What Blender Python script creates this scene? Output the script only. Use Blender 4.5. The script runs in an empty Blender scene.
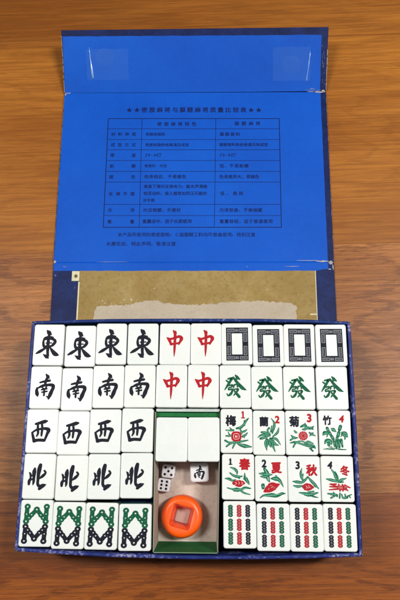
import bpy, bmesh, math, random
from mathutils import Vector, Matrix
random.seed(7)
S = 0.001                                   # everything below is laid out in millimetres
scene = bpy.context.scene
COL = scene.collection

# ------------------------------------------------------------------ camera (solved from the photo)
CAM = Vector((18.9164, -21.2767, 457.0997))
cR = Vector((0.99959668, 0.00673302, -0.02758899))
cU = Vector((3.8726633e-04, 0.968165773, 0.250309579))
cF = Vector((-0.02839606, 0.25021931, -0.96777268))
FPX = 646.0358
def at(px, py, z):
    """point of the horizontal plane at height z seen at that place of the photo"""
    d = cF + cR*((px-200)/FPX) - cU*((py-300)/FPX)
    t = (z-CAM.z)/d.z
    return (CAM.x+d.x*t, CAM.y+d.y*t)

cam = bpy.data.cameras.new('camera')
camo = bpy.data.objects.new('camera', cam); COL.objects.link(camo)
m = Matrix.Identity(4)
for i in range(3):
    m[i][0] = cR[i]; m[i][1] = cU[i]; m[i][2] = -cF[i]; m[i][3] = CAM[i]*S
camo.matrix_world = m
cam.sensor_fit = 'VERTICAL'; cam.sensor_height = 36; cam.lens = FPX/600*36
cam.clip_start = 0.01; cam.clip_end = 50
scene.camera = camo

# ------------------------------------------------------------------ helpers
def link(name, me, mat=None, parent=None, loc=None):
    o = bpy.data.objects.new(name, me); COL.objects.link(o)
    if mat is not None:
        for k in (mat if isinstance(mat, (list, tuple)) else [mat]): me.materials.append(k)
    if parent is not None: o.parent = parent
    if loc: o.location = [c*S for c in loc]
    return o

def tag(o, label=None, cat=None, group=None, kind=None):
    if label: o['label'] = label
    if cat: o['category'] = cat
    if group: o['group'] = group
    if kind: o['kind'] = kind
    return o

def empty(name, loc, rz=0):
    o = bpy.data.objects.new(name, None); COL.objects.link(o)
    o.empty_display_size = 0.01
    o.location = [c*S for c in loc]; o.rotation_euler.z = rz
    return o

class MB:
    """collects faces in millimetres and builds ONE mesh"""
    def __init__(s): s.v = []; s.f = []; s.mi = []
    def add(s, vs, fs, mi=0):
        b = len(s.v); s.v += [tuple(v) for v in vs]
        for f in fs: s.f.append([i+b for i in f]); s.mi.append(mi)
    def poly(s, pts, z, mi=0): s.add([(p[0], p[1], z) for p in pts], [list(range(len(pts)))], mi)
    def box(s, x0, x1, y0, y1, z0, z1, mi=0):
        s.prism([(x0, y0), (x1, y0), (x1, y1), (x0, y1)], z0, z1, mi)
    def prism(s, pts, z0, z1, mi=0):
        n = len(pts)
        vs = [(p[0], p[1], z0) for p in pts]+[(p[0], p[1], z1) for p in pts]
        fs = [list(range(n))[::-1], list(range(n, 2*n))]
        fs += [[i, (i+1) % n, n+(i+1) % n, n+i] for i in range(n)]
        s.add(vs, fs, mi)
    def cprism(s, pts, z0, z1, c=.35, mi=0):
        cx = sum(p[0] for p in pts)/len(pts); cy = sum(p[1] for p in pts)/len(pts)
        ins = [(p[0]-math.copysign(c, p[0]-cx), p[1]-math.copysign(c, p[1]-cy)) for p in pts]
        s.rings([[(x, y, z) for x, y in q] for q, z in ((ins, z0), (pts, z0+c), (pts, z1-c), (ins, z1))], mi)
    def rings(s, rings, mi=0, cap0=True, cap1=True):
        n = len(rings[0]); vs = [p for r in rings for p in r]; fs = []
        for k in range(len(rings)-1):
            for i in range(n):
                j = (i+1) % n
                fs.append([k*n+i, k*n+j, (k+1)*n+j, (k+1)*n+i])
        if cap0: fs.append(list(range(n))[::-1])
        if cap1: fs.append([(len(rings)-1)*n+i for i in range(n)])
        s.add(vs, fs, mi)
    def mesh(s, name, smooth=False):
        me = bpy.data.meshes.new(name)
        me.from_pydata([(a*S, b*S, c*S) for a, b, c in s.v], [], s.f)
        me.polygons.foreach_set('material_index', s.mi)
        if smooth: me.polygons.foreach_set('use_smooth', [True]*len(s.f))
        me.update(); return me
    def build(s, name, mat, parent=None, loc=None, smooth=False):
        return link(name, s.mesh(name, smooth), mat, parent, loc)

def catmull(pts, sub=6):
    """smooth a list of (x, y, w)"""
    if len(pts) < 3:
        a, b = pts[0], pts[-1]
        return [tuple(a[k]+(b[k]-a[k])*i/4 for k in range(3)) for i in range(5)]
    out = []
    P = [pts[0]]+list(pts)+[pts[-1]]
    for i in range(1, len(P)-2):
        for j in range(sub):
            t = j/sub; r = []
            for k in range(3):
                p0, p1, p2, p3 = P[i-1][k], P[i][k], P[i+1][k], P[i+2][k]
                r.append(.5*((2*p1)+(-p0+p2)*t+(2*p0-5*p1+4*p2-p3)*t*t+(-p0+3*p1-3*p2+p3)*t**3))
            out.append(tuple(r))
    out.append(tuple(pts[-1])); return out

def stroke_outline(pts):
    pts = catmull(pts); L = []; Rr = []
    n = len(pts)
    for i, (x, y, w) in enumerate(pts):
        a = pts[max(0, i-1)]; b = pts[min(n-1, i+1)]
        dx, dy = b[0]-a[0], b[1]-a[1]; d = math.hypot(dx, dy) or 1
        nx, ny = -dy/d*w/2, dx/d*w/2
        L.append((x+nx, y+ny)); Rr.append((x-nx, y-ny))
    def cap(p, q, c, sgn):
        # half circle from p round to q
        ang = math.atan2(p[1]-c[1], p[0]-c[0]); r = c[2]/2
        return [(c[0]+r*math.cos(ang+sgn*math.pi*k/5), c[1]+r*math.sin(ang+sgn*math.pi*k/5)) for k in range(1, 5)]
    e = cap(L[-1], Rr[-1], pts[-1], -1)
    s_ = cap(Rr[0], L[0], pts[0], -1)
    return L, Rr, e, s_

ZK = [0]
def strokes(mb, lst, tf, z, mi=0, k=1.0):
    """brush strokes as tapered ribbons, each a few microns above the last"""
    for st in lst:
        L, Rr, e, s_ = stroke_outline([(p[0], p[1], p[2]*k) for p in st])
        zz = z+ZK[0]*0.006; ZK[0] = (ZK[0]+1) % 24
        l = [tf(p) for p in L]; r = [tf(p) for p in Rr]
        n = len(l)
        mb.add([(p[0], p[1], zz) for p in l+r], [[i, i+1, n+i+1, n+i] for i in range(n-1)], mi)
        for c, a, b in ((e, L[-1], Rr[-1]), (s_, Rr[0], L[0])):
            pp = [tf(q) for q in [a]+c+[b]]
            mb.poly(pp, zz, mi)

def disc(mb, x, y, rx, ry, tf, z, mi=0, n=14, wob=0.0):
    pts = []
    for k in range(n):
        a = 2*math.pi*k/n; w = 1+wob*(1 if k % 2 else -1)
        pts.append(tf((x+rx*w*math.cos(a), y+ry*w*math.sin(a))))
    mb.poly(pts, z, mi)

def ringdisc(mb, x, y, r0, r1, tf, z, mi=0, n=14, pw=2.0):
    def pt(r, a):
        c, s = math.cos(a), math.sin(a); k = (abs(c)**pw+abs(s)**pw)**(-1/pw)
        q = tf((x+r*k*c, y+r*k*s)); return (q[0], q[1], z)
    vs = [pt(r0, 2*math.pi*k/n) for k in range(n)]+[pt(r1, 2*math.pi*k/n) for k in range(n)]
    mb.add(vs, [[k, (k+1) % n, n+(k+1) % n, n+k] for k in range(n)], mi)

# -------- printed characters: outlines of the built-in font, turned into mesh
GC = {}
def glyph(ch, off=0.0):
    key = (ch, off)
    if key not in GC:
        cu = bpy.data.curves.new('glyph', 'FONT'); cu.body = ch; cu.size = 1; cu.offset = off
        cu.resolution_u = 3
        o = bpy.data.objects.new('glyph', cu); COL.objects.link(o)
        dg = bpy.context.evaluated_depsgraph_get(); dg.update()
        me = bpy.data.meshes.new_from_object(o.evaluated_get(dg))
        GC[key] = ([tuple(v.co)[:2] for v in me.vertices], [list(p.vertices) for p in me.polygons])
        bpy.data.objects.remove(o); bpy.data.curves.remove(cu); bpy.data.meshes.remove(me)
    return GC[key]
def put_glyph(mb, ch, cx, cy, size, z, off=0.0, mi=0, sx=1.0, shear=0.0, rot=0.0):
    if off > 0:
        n = 8 if off > .028 else 4
        for k in range(n):
            a = 2*math.pi*(k+.5)/n
            put_glyph(mb, ch, cx+off*size*math.cos(a), cy+off*size*math.sin(a), size, z+k*.006, 0.0, mi, sx, shear, rot)
        return
    vs, fs = glyph(ch, 0.0)
    if not vs: return
    x0 = min(v[0] for v in vs); x1 = max(v[0] for v in vs); y0 = min(v[1] for v in vs); y1 = max(v[1] for v in vs)
    if ch in '，。、.': mx, my = x0+.45, y0+.4
    else: mx, my = (x0+x1)/2, (y0+y1)/2
    c, s = math.cos(rot), math.sin(rot); out = []
    for x, y in vs:
        u = ((x-mx)*sx+(y-my)*shear)*size; v = (y-my)*size
        out.append((cx+u*c-v*s, cy+u*s+v*c, z))
    mb.add(out, fs, mi)

# ------------------------------------------------------------------ materials
def mat(name, base=(.8, .8, .8), rough=.5, spec=.5, coat=0.0):
    m = bpy.data.materials.new(name); m.use_nodes = True
    b = m.node_tree.nodes['Principled BSDF']
    b.inputs['Base Color'].default_value = (*base, 1); b.inputs['Roughness'].default_value = rough
    b.inputs['Specular IOR Level'].default_value = spec; b.inputs['Coat Weight'].default_value = coat
    b.inputs['Coat Roughness'].default_value = .15
    return m
class NT:
    def __init__(s, m): s.t = m.node_tree; s.b = s.t.nodes['Principled BSDF']
    def n(s, typ, **kw):
        nd = s.t.nodes.new(typ)
        for k, v in kw.items(): setattr(nd, k, v)
        return nd
    def l(s, a, b): s.t.links.new(a, b)
    def coord(s, scale=(1, 1, 1), rot=(0, 0, 0), loc=(0, 0, 0), src='Object'):
        tc = s.n('ShaderNodeTexCoord'); mp = s.n('ShaderNodeMapping')
        mp.inputs['Scale'].default_value = scale; mp.inputs['Rotation'].default_value = rot; mp.inputs['Location'].default_value = loc
        s.l(tc.outputs[src], mp.inputs[0]); return mp.outputs[0]
    def noise(s, vec, scale, detail=4, rough=.5, dist=0.0):
        nd = s.n('ShaderNodeTexNoise'); nd.inputs['Scale'].default_value = scale; nd.inputs['Detail'].default_value = detail
        nd.inputs['Roughness'].default_value = rough; nd.inputs['Distortion'].default_value = dist
        s.l(vec, nd.inputs['Vector']); return nd.outputs['Fac']
    def ramp(s, fac, stops, interp='LINEAR'):
        r = s.n('ShaderNodeValToRGB'); cr = r.color_ramp; cr.interpolation = interp
        while len(cr.elements) < len(stops): cr.elements.new(.5)
        for e, (p, c) in zip(cr.elements, stops):
            e.position = p; e.color = (*c, 1) if isinstance(c, tuple) else (c, c, c, 1)
        s.l(fac, r.inputs[0]); return r.outputs[0]
    def mix(s, fac, a, b, bt='MIX'):
        nd = s.n('ShaderNodeMix', data_type='RGBA', blend_type=bt)
        for v, i in ((fac, 0), (a, 6), (b, 7)):
            if isinstance(v, (int, float)): nd.inputs[i].default_value = v
            elif isinstance(v, tuple): nd.inputs[i].default_value = (*v, 1)
            else: s.l(v, nd.inputs[i])
        return nd.outputs[2]
    def math(s, op, a, b=0.0, c=0.0):
        nd = s.n('ShaderNodeMath', operation=op)
        for i, v in enumerate((a, b, c)):
            if isinstance(v, (int, float)): nd.inputs[i].default_value = v
            else: s.l(v, nd.inputs[i])
        return nd.outputs[0]
    def bump(s, h, strength, dist):
        nd = s.n('ShaderNodeBump'); nd.inputs['Strength'].default_value = strength; nd.inputs['Distance'].default_value = dist
        s.l(h, nd.inputs['Height']); s.l(nd.outputs[0], s.b.inputs['Normal'])

def wood_mat():
    m = mat('oak_planks', rough=.34, spec=.22); t = NT(m)
    ang = math.radians(-1.7)
    base = t.coord(rot=(0, 0, ang))                       # metres, grain along x
    sep = t.n('ShaderNodeSeparateXYZ'); t.l(base, sep.inputs[0])
    seam_y = 0.1365
    v = t.math('ADD', sep.outputs[1], -seam_y)
    idx = t.math('FLOOR', t.math('DIVIDE', v, 0.178))     # -1 = plank beside the box, 0 = plank under the lid
    comb = t.n('ShaderNodeCombineXYZ')
    t.l(t.math('ADD', sep.outputs[0], t.math('MULTIPLY', idx, 3.71)), comb.inputs[0])
    t.l(t.math('ADD', sep.outputs[1], t.math('MULTIPLY', idx, 1.37)), comb.inputs[1])
    t.l(t.math('MULTIPLY', idx, .9), comb.inputs[2])
    def sc(vx, vy, vz=1):
        mp = t.n('ShaderNodeMapping'); mp.inputs['Scale'].default_value = (vx, vy, vz); t.l(comb.outputs[0], mp.inputs[0]); return mp.outputs[0]
    broad = t.noise(sc(2.4, 24), 1, 4, .55, .8)
    fine = t.noise(sc(14, 520), 1, 8, .74, .5)
    hair = t.noise(sc(75, 1500), 1, 4, .65)
    # growth rings: warped bands
    warp = t.noise(sc(4.2, 13), 1, 2, .45)
    jit = t.noise(sc(24, 130), 1, 5, .62)
    ringv = t.math('SINE', t.math('ADD', t.math('MULTIPLY', warp, 84), t.math('MULTIPLY', jit, 7)))
    ringm = t.ramp(ringv, [(0.0, 0.0), (.45, .0), (.80, 1.0)])
    coarse = t.ramp(t.math('ADD', t.math('MULTIPLY', idx, .25), .75), [(0, .8), (.49, 1.0), (.6, .38), (.85, .30)], 'CONSTANT')
    k = t.math('ADD', t.math('MULTIPLY', idx, .2), .55)   # -2:.15 -1:.35 0:.55 1:.75
    pal = lambda a, b, c, d: t.ramp(k, [(0, a), (.25, b), (.45, c), (.65, d)], 'CONSTANT')
    lo = pal((.215, .052, .006), (.305, .104, .022), (.300, .096, .011), (.225, .070, .009))
    hi = pal((.355, .100, .012), (.500, .200, .050), (.490, .188, .028), (.410, .148, .022))
    dk = pal((.080, .016, .002), (.115, .031, .007), (.160, .043, .005), (.120, .034, .005))
    c = t.mix(t.ramp(broad, [(.32, 0.0), (.68, 1.0)]), lo, hi)
    c = t.mix(t.math('MULTIPLY', t.ramp(fine, [(.42, 1.0), (.56, 0.0)]), .46), c, dk)
    c = t.mix(t.math('MULTIPLY', t.ramp(fine, [(.56, 0.0), (.66, 1.0)]), .30), c, hi)
    brk = t.ramp(t.noise(sc(70, 700), 1, 6, .75), [(.40, .0), (.56, .72)])
    c = t.mix(t.math('MULTIPLY', t.math('MULTIPLY', ringm, coarse), brk), c, dk)
    pores = t.ramp(hair, [(.54, 0.0), (.62, 1.0)])
    c = t.mix(t.math('MULTIPLY', t.math('MULTIPLY', pores, coarse), .62), c, dk)
    c = t.mix(t.math('MULTIPLY', t.ramp(t.noise(sc(7, 11), 1, 2), [(.35, 1.0), (.6, 0.0)]), .20), c, dk)
    # seam line
    fr = t.math('FRACT', t.math('DIVIDE', v, 0.178))
    dist = t.math('MINIMUM', fr, t.math('SUBTRACT', 1.0, fr))
    seam = t.math('LESS_THAN', dist, 0.0025)
    c = t.mix(t.math('MULTIPLY', seam, .45), c, dk)
    t.l(c, t.b.inputs['Base Color'])
    t.l(t.ramp(fine, [(.3, .44), (.7, .36)]), t.b.inputs['Roughness'])
    h = t.math('SUBTRACT', t.math('MULTIPLY', fine, .6), t.math('MULTIPLY', pores, .5))
    t.bump(h, .10, .0002)
    return m
M_WOOD = wood_mat()

def cloth_blue(name, base, light, spk=.62, rough=.38):
    m = mat(name, base, rough, .12); t = NT(m)
    v = t.coord()
    a = t.noise(v, 60, 6, .65, .5); b = t.noise(v, 420, 4, .7); g = t.noise(v, 1500, 2, .6)
    c = t.mix(t.ramp(a, [(.35, 0.0), (.7, 1.0)]), base, light)
    c = t.mix(t.math('MULTIPLY', t.ramp(b, [(.3, 1.0), (.5, 0.0)]), .5), c, tuple(q*.45 for q in base))
    wear = t.math('MULTIPLY', t.ramp(b, [(spk, 0.0), (spk+.08, 1.0)]), t.ramp(a, [(.5, 0.0), (.6, 1.0)]))
    c = t.mix(t.math('MULTIPLY', wear, .7), c, (.42, .42, .60))
    t.l(c, t.b.inputs['Base Color']); t.bump(g, .35, .0001)
    return m
M_NAVY = cloth_blue('navy_leatherette', (.005, .011, .066), (.011, .025, .125), .66, .45)
M_RIM = cloth_blue('worn_blue_leatherette', (.010, .026, .13), (.022, .050, .21), .58, .36)
M_SIDE = cloth_blue('scuffed_violet_leatherette', (.012, .025, .145), (.045, .060, .27), .49, .36)

def lining_mat():
    m = mat('blue_paper', (.012, .10, .56), .5, .12); t = NT(m)
    v = t.coord(); a = t.noise(v, 9, 5, .6); b = t.noise(v, 500, 3, .6); d = t.noise(v, 2500, 2)
    c = t.mix(t.ramp(a, [(.3, 0.0), (.7, 1.0)]), (.003, .074, .47), (.005, .108, .60))
    c = t.mix(t.math('MULTIPLY', t.ramp(b, [(.35, 1.0), (.6, 0.0)]), .16), c, (.006, .05, .36))
    # a few pale rub marks
    r = t.noise(t.coord((8, 45, 1)), 4, 5, .75)
    c = t.mix(t.math('MULTIPLY', t.ramp(r, [(.69, 0.0), (.80, 1.0)]), .22), c, (.16, .30, .62))
    t.l(c, t.b.inputs['Base Color']); t.bump(t.math('ADD', t.math('MULTIPLY', a, 3), t.math('MULTIPLY', d, .12)), .40, .0009)
    return m
M_BLUE = lining_mat()
M_INK = mat('navy_ink', (.002, .011, .10), .55, .15)
M_INK_TITLE = mat('dark_navy_ink', (.003, .010, .085), .55, .15)

def tile_mat():
    m = mat('ivory_melamine', (.84, .86, .83), .22, .5); t = NT(m)
    v = t.coord(); a = t.noise(v, 70, 3, .5); b = t.noise(v, 900, 3, .6)
    oi = t.n('ShaderNodeObjectInfo')
    c = t.mix(t.ramp(a, [(.3, 0.0), (.7, 1.0)]), (.74, .785, .77), (.80, .83, .815))
    c = t.mix(t.math('MULTIPLY', oi.outputs['Random'], .5), c, (.83, .835, .80))
    c = t.mix(t.math('MULTIPLY', t.ramp(b, [(.68, 0.0), (.78, 1.0)]), .18), c, (.45, .42, .36))
    t.l(c, t.b.inputs['Base Color'])
    t.l(t.ramp(b, [(.3, .18), (.7, .32)]), t.b.inputs['Roughness'])
    t.b.inputs['Subsurface Weight'].default_value = .12; t.b.inputs['Subsurface Radius'].default_value = (.0012, .0012, .0011)
    t.b.inputs['Subsurface Scale'].default_value = 1.0
    t.bump(a, .15, .0002)
    return m
M_TILE = tile_mat()
M_DIE = mat('white_plastic', (.76, .75, .78), .25, .5)
M_GREENBACK = mat('green_melamine', (.012, .17, .07), .25, .5)
def paint(name, c, d, scale=900):
    m = mat(name, c, .55, .12); t = NT(m); v = t.coord(); a = t.noise(v, scale, 3, .6)
    t.l(t.mix(t.ramp(a, [(.35, 0.0), (.65, 1.0)]), d, c), t.b.inputs['Base Color']); return m
P_BLACK = paint('black_paint', (.012, .014, .028), (.005, .006, .012))
P_RED = paint('red_paint', (.50, .014, .022), (.34, .006, .014))
P_GREEN = paint('green_paint', (.008, .135, .062), (.003, .065, .030))
P_LEAF = paint('leaf_green_paint', (.016, .19, .10), (.004, .075, .036), 1400)
P_MINT = paint('pale_green_paint', (.16, .46, .32), (.06, .28, .17), 1500)
P_WHITE = mat('unpainted_white', (.70, .72, .71), .4, .4)
P_GREY = mat('pale_grey_line', (.36, .38, .42), .5, .2)
P_PINK = mat('pale_pink_paint', (.74, .50, .50), .4, .4)

def card_mat(name, c1, c2, c3, sc=40):
    m = mat(name, c1, .75, .25); t = NT(m); v = t.coord()
    a = t.noise(v, sc, 6, .65, .8); b = t.noise(v, sc*9, 4, .7); g = t.noise(v, sc*.3, 2, .5)
    c = t.mix(t.ramp(a, [(.3, 0.0), (.7, 1.0)]), c1, c2)
    c = t.mix(t.math('MULTIPLY', t.ramp(b, [(.30, 1.0), (.5, 0.0)]), .55), c, c3)
    c = t.mix(t.math('MULTIPLY', t.ramp(g, [(.4, 1.0), (.62, 0.0)]), .3), c, c3)
    t.l(c, t.b.inputs['Base Color']); t.bump(b, .7, .0003); return m
M_GLUE = card_mat('glue_stained_board', (.30, .195, .055), (.41, .300, .125), (.19, .118, .032), 38)
M_BARE = card_mat('bare_grey_board', (.47, .40, .31), (.53, .46, .37), (.38, .30, .20), 70)
M_CREAM = card_mat('cream_paper', (.72, .66, .42), (.78, .73, .52), (.55, .48, .28), 300)
M_CARD = card_mat('pinkish_cardboard', (.52, .43, .37), (.62, .53, .47), (.38, .29, .22), 35)
M_SCUFF = card_mat('scuffed_pale_paper', (.40, .37, .36), (.55, .52, .52), (.16, .15, .26), 700)
M_EDGE = card_mat('worn_card_edge', (.33, .29, .26), (.46, .42, .40), (.07, .05, .09), 260)
M_GREENCARD = card_mat('green_card', (.008, .13, .035), (.014, .19, .05), (.004, .075, .02), 60)
M_TAB = card_mat('pale_grey_card', (.50, .56, .54), (.60, .66, .64), (.34, .40, .38), 90)
M_EDGEG = mat('pale_green_edge', (.20, .30, .20), .6, .2)
def orange_mat():
    m = mat('orange_plastic', (.93, .115, .012), .34, .5); t = NT(m)
    v = t.coord(); a = t.noise(v, 200, 4, .6)
    t.l(t.mix(t.ramp(a, [(.3, 0.0), (.7, 1.0)]), (.98, .095, .002), (1.0, .118, .004)), t.b.inputs['Base Color'])
    t.b.inputs['Subsurface Weight'].default_value = .06; t.b.inputs['Subsurface Radius'].default_value = (.003, .001, .0003)
    t.b.inputs['Subsurface Scale'].default_value = 1.0
    return m
M_ORANGE = orange_mat()
def tape_mat():
    m = bpy.data.materials.new('clear_tape'); m.use_nodes = True; nt = m.node_tree
    for n in list(nt.nodes): nt.nodes.remove(n)
    o = nt.nodes.new('ShaderNodeOutputMaterial'); mx = nt.nodes.new('ShaderNodeMixShader')
    tr = nt.nodes.new('ShaderNodeBsdfTransparent'); p = nt.nodes.new('ShaderNodeBsdfPrincipled')
    p.inputs['Base Color'].default_value = (.10, .30, .80, 1); p.inputs['Roughness'].default_value = .28
    mx.inputs[0].default_value = .065
    nt.links.new(tr.outputs[0], mx.inputs[1]); nt.links.new(p.outputs[0], mx.inputs[2]); nt.links.new(mx.outputs[0], o.inputs[0])
    return m
M_TAPE = tape_mat()
M_RIDGE = mat('pale_tape_glint', (.22, .40, .75), .26, 1.0, 1.0)  # base colour paled to carry part of the tape's bright highlight

# ------------------------------------------------------------------ table top
mb = MB(); mb.box(-1500, 1500, -1300, 1700, -30, 0)
tag(mb.build('tabletop', M_WOOD), kind='structure')

# ------------------------------------------------------------------ the box
BOX = empty('mahjong_box', (0, 0, 0))
tag(BOX, 'worn dark blue box lying open on the wooden table with its blue-lined lid folded back', 'box')
outer = [(-103.1, 70.4), (-84.5, 71.0), (-51.7, 71.9), (-6.0, 72.2), (45.9, 72.1), (78.1, 71.5), (104.1, 70.2),
         (104.5, 13.7), (104.5, -28.3), (104.1, -71.9), (72.9, -73.2), (37.6, -74.1), (2.1, -74.4), (-45.6, -73.7),
         (-75.7, -72.4), (-103.5, -70.9), (-103.3, -29.8), (-103.2, 12.8)]
def rounded(poly, r=1.1):
    out = []; n = len(poly)
    for i in range(n):
        p = Vector(poly[i]); a = Vector(poly[i-1])-p; b = Vector(poly[(i+1) % n])-p
        a.normalize(); b.normalize()
        if a.dot(b) > -.5:
            q0, q1 = p+a*r, p+b*r
            for t in (0, .25, .5, .75, 1): out.append(tuple((1-t)**2*q0+2*t*(1-t)*p+t*t*q1))
        else: out.append(tuple(p))
    return out
def inset(poly, d):
    out = []; n = len(poly)
    for i in range(n):
        p = Vector(poly[i]); a = Vector(poly[i-1]); b = Vector(poly[(i+1) % n])
        e1 = (p-a).normalized(); e2 = (b-p).normalized()
        # polygon runs clockwise: inward normal is to the right
        n1 = Vector((e1.y, -e1.x)); n2 = Vector((e2.y, -e2.x)); nn = (n1+n2)
        nn = nn/max(nn.dot(n1), .4)
        out.append(tuple(p+nn*d))
    return out
O1 = rounded(outer)
def wall_ring(mb, mi_fn=None):
    prof = [(0.0, .2), (0.0, 24), (0.0, 47.3), (.25, 47.85), (.8, 48.1), (1.5, 48.05), (1.95, 47.8), (2.1, 47.2), (2.1, 20), (2.1, 2.6)]
    R_ = [[(x, y, z) for x, y in inset(O1, d)] for d, z in prof]
    n = len(O1)
    for k in range(len(R_)-1):
        for i in range(n):
            j = (i+1) % n
            mid = ((O1[i][0]+O1[j][0])/2, (O1[i][1]+O1[j][1])/2)
            mi = 0 if mid[1] > 69 else 1
            mb.add([R_[k][i], R_[k][j], R_[k+1][j], R_[k+1][i]], [[3, 2, 1, 0]], mi)
mb = MB(); wall_ring(mb); rim_faces = len(mb.f)
TRAY = mb
rnd = random.Random(4)
for k in range(70):
    i = rnd.randrange(len(O1)); a = Vector(O1[i]); b = Vector(O1[(i+1) % len(O1)])
    p = a.lerp(b, rnd.random())
    if p.y > 69 and abs(p.x) < 90: continue
    e = (b-a).normalized(); nrm = Vector((e.y, -e.x))
    q = p+nrm*rnd.uniform(.75, 1.15); L_ = rnd.uniform(.3, 1.5); w = rnd.uniform(.08, .2)
    pts = [tuple(q+e*(L_*math.cos(t)*rnd.uniform(.7, 1.1))+nrm*(w*math.sin(t)*rnd.uniform(.6, 1.2))) for t in [j*math.pi/4 for j in range(8)]]
    mb.prism(pts, 47.9, 48.14, 2)
tray = mb.build('tray_wall', [M_RIM, M_SIDE, M_SCUFF], BOX)
bmx = bmesh.new(); bmx.from_mesh(tray.data); bmesh.ops.remove_doubles(bmx, verts=bmx.verts, dist=1e-6)
bmesh.ops.recalc_face_normals(bmx, faces=bmx.faces)
for f in bmx.faces: f.smooth = True
bmx.to_mesh(tray.data); bmx.free()
mb = MB(); mb.prism(inset(O1, 2.15)[::-1], .2, 2.6); mb.build('tray_floor', M_NAVY, BOX)
# the inner deck the top layer of tiles lies on, cut out where the card insert stands
mb = MB()
mb.box(-100.6, -21.9, -68, 67.5, 31, 33.4); mb.box(20.9, 100.6, -68, 67.5, 31, 33.4); mb.box(-21.9, 20.9, 12.8, 67.5, 31, 33.4)
mb.build('tray_deck', M_NAVY, BOX)

# lid : spine, cover and front flap
def rag(mb, cx, cy, lx, ly, z, n=12, rnd=random.Random(3), th=0.0, mi=1):
    pts = [(cx+lx*math.cos(2*math.pi*i/n)*rnd.uniform(.55, 1.1), cy+ly*math.sin(2*math.pi*i/n)*rnd.uniform(.5, 1.15)) for i in range(n)]
    mb.prism(pts, z-.03, z+th, mi)
SP = MB(); SP.cprism([(-103.0, 72.6), (103.9, 72.6), (103.7, 124.3), (-103.6, 124.3)], .15, 2.5)
mb = SP; rnd = random.Random(21)
for k in range(26):
    if k < 14: x, y = rnd.gauss(-62, 13), rnd.uniform(89, 97)
    else: x, y = rnd.uniform(-101, 88), rnd.uniform(86, 117)
    if x < -83 and x > -86: continue
    r = rnd.uniform(.12, .45); rag(mb, x, y, r*1.3, r, 2.60, 7, rnd, .05)

spine = SP.build('spine_panel', [M_NAVY, mat('pale_fleck', (.70, .66, .55), .6)], BOX)
CV = MB(); CV.cprism([(-103.8, 125.6), (103.8, 125.4), (103.8, 265.9), (-103.8, 266.9)], .15, 2.5)
# hinge strips of covering cloth between the boards
H = MB(); H.prism([(-103.3, 124.0), (103.5, 124.0), (103.5, 125.8), (-103.3, 125.8)], .1, 1.9)
H.build('spine_hinge', M_NAVY, BOX)

# blue lining of the cover with a slightly uneven edge; it laps over onto the spine
def wavy(a, b, n, amp, rnd):
    return [(a[0]+(b[0]-a[0])*i/n+rnd.uniform(-amp, amp), a[1]+(b[1]-a[1])*i/n+rnd.uniform(-amp, amp)) for i in range(n)]
rnd = random.Random(11)
LIN = MB()
low = wavy((-103.3, 118.6), (95.2, 118.4), 40, .18, rnd)+[(95.2, 119.4), (99.3, 119.6)]
edge_r = wavy((99.4, 120), (99.5, 265.6), 24, .10, rnd)
top_ = [(99.5, 265.6), (-103.5, 266.6)]
edge_l = wavy((-103.5, 266.5), (-103.35, 119), 24, .07, rnd)
# strip over the spine, the fold and the cover as three sheets so that the fold dips
def clip_y(poly, y0, y1):
    def cut(poly, s, y):
        out = []
        for i in range(len(poly)):
            a, b = poly[i-1], poly[i]
            ia, ib = s*(a[1]-y) >= 0, s*(b[1]-y) >= 0
            if ia != ib:
                t = (y-a[1])/(b[1]-a[1]); out.append((a[0]+(b[0]-a[0])*t, y))
            if ib: out.append(b)
        return out
    return cut(cut(poly, 1, y0), -1, y1)
allp = low+edge_r+top_+edge_l
LIN.poly(clip_y(allp, 100, 124.4), 2.56)
LIN.add([(-103.4, 124.4, 2.56), (99.45, 124.4, 2.56), (-103.4, 124.95, 2.25), (99.45, 124.95, 2.25), (-103.4, 125.6, 2.58), (99.45, 125.6, 2.58)],
        [[0, 1, 3, 2], [2, 3, 5, 4]])
LIN.poly(clip_y(allp, 125.6, 300), 2.58)
lining = LIN.build('cover_lining', M_BLUE, BOX)

# faint worn line along the spine fold, scuffs at the hinge ends: part of the cover board's mesh
mb = CV
for cx, cy, lx, ly in ((96, 125.6, 5.5, .7), (101.5, 124.3, 1.8, 1.6), (85, 126.2, 9, .25), (102.9, 121, .5, 2.6), (-102.6, 125.5, 1.1, 1.2),
                       (-60, 125.4, 14, .12), (100.5, 119.5, 1.1, .7), (40, 121.6, .4, .3), (-95, 121.8, 1.4, .18), (73, 121.7, 7, .2)):
    rag(mb, cx, cy, lx, ly, 2.66)
for cx, cy, lx, ly in ((98.5, 265.6, 4.6, .9), (101.8, 266.6, 1.5, 1.5), (92, 266.0, 4, .3), (-100.8, 266.6, 2.6, .45), (-102.8, 265.5, .7, 1.2)):
    rag(mb, cx, cy, lx, ly, 2.66)
# pale worn side edge of the cover
rnd = random.Random(5)
y = 127
while y < 262:
    L_ = rnd.uniform(2, 11); mb.box(-103.93, -103.78, y, min(y+L_, 265), rnd.uniform(.8, 1.6), 2.3, 2); y += L_+rnd.uniform(.6, 9)
y = 126
while y < 262:
    L_ = rnd.uniform(1, 4); mb.box(103.78, 103.95, y, y+L_, 1.2, 2.3, 2); y += L_+rnd.uniform(4, 16)
cover = CV.build('cover_panel', [M_NAVY, M_SCUFF, M_EDGE], BOX)

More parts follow.
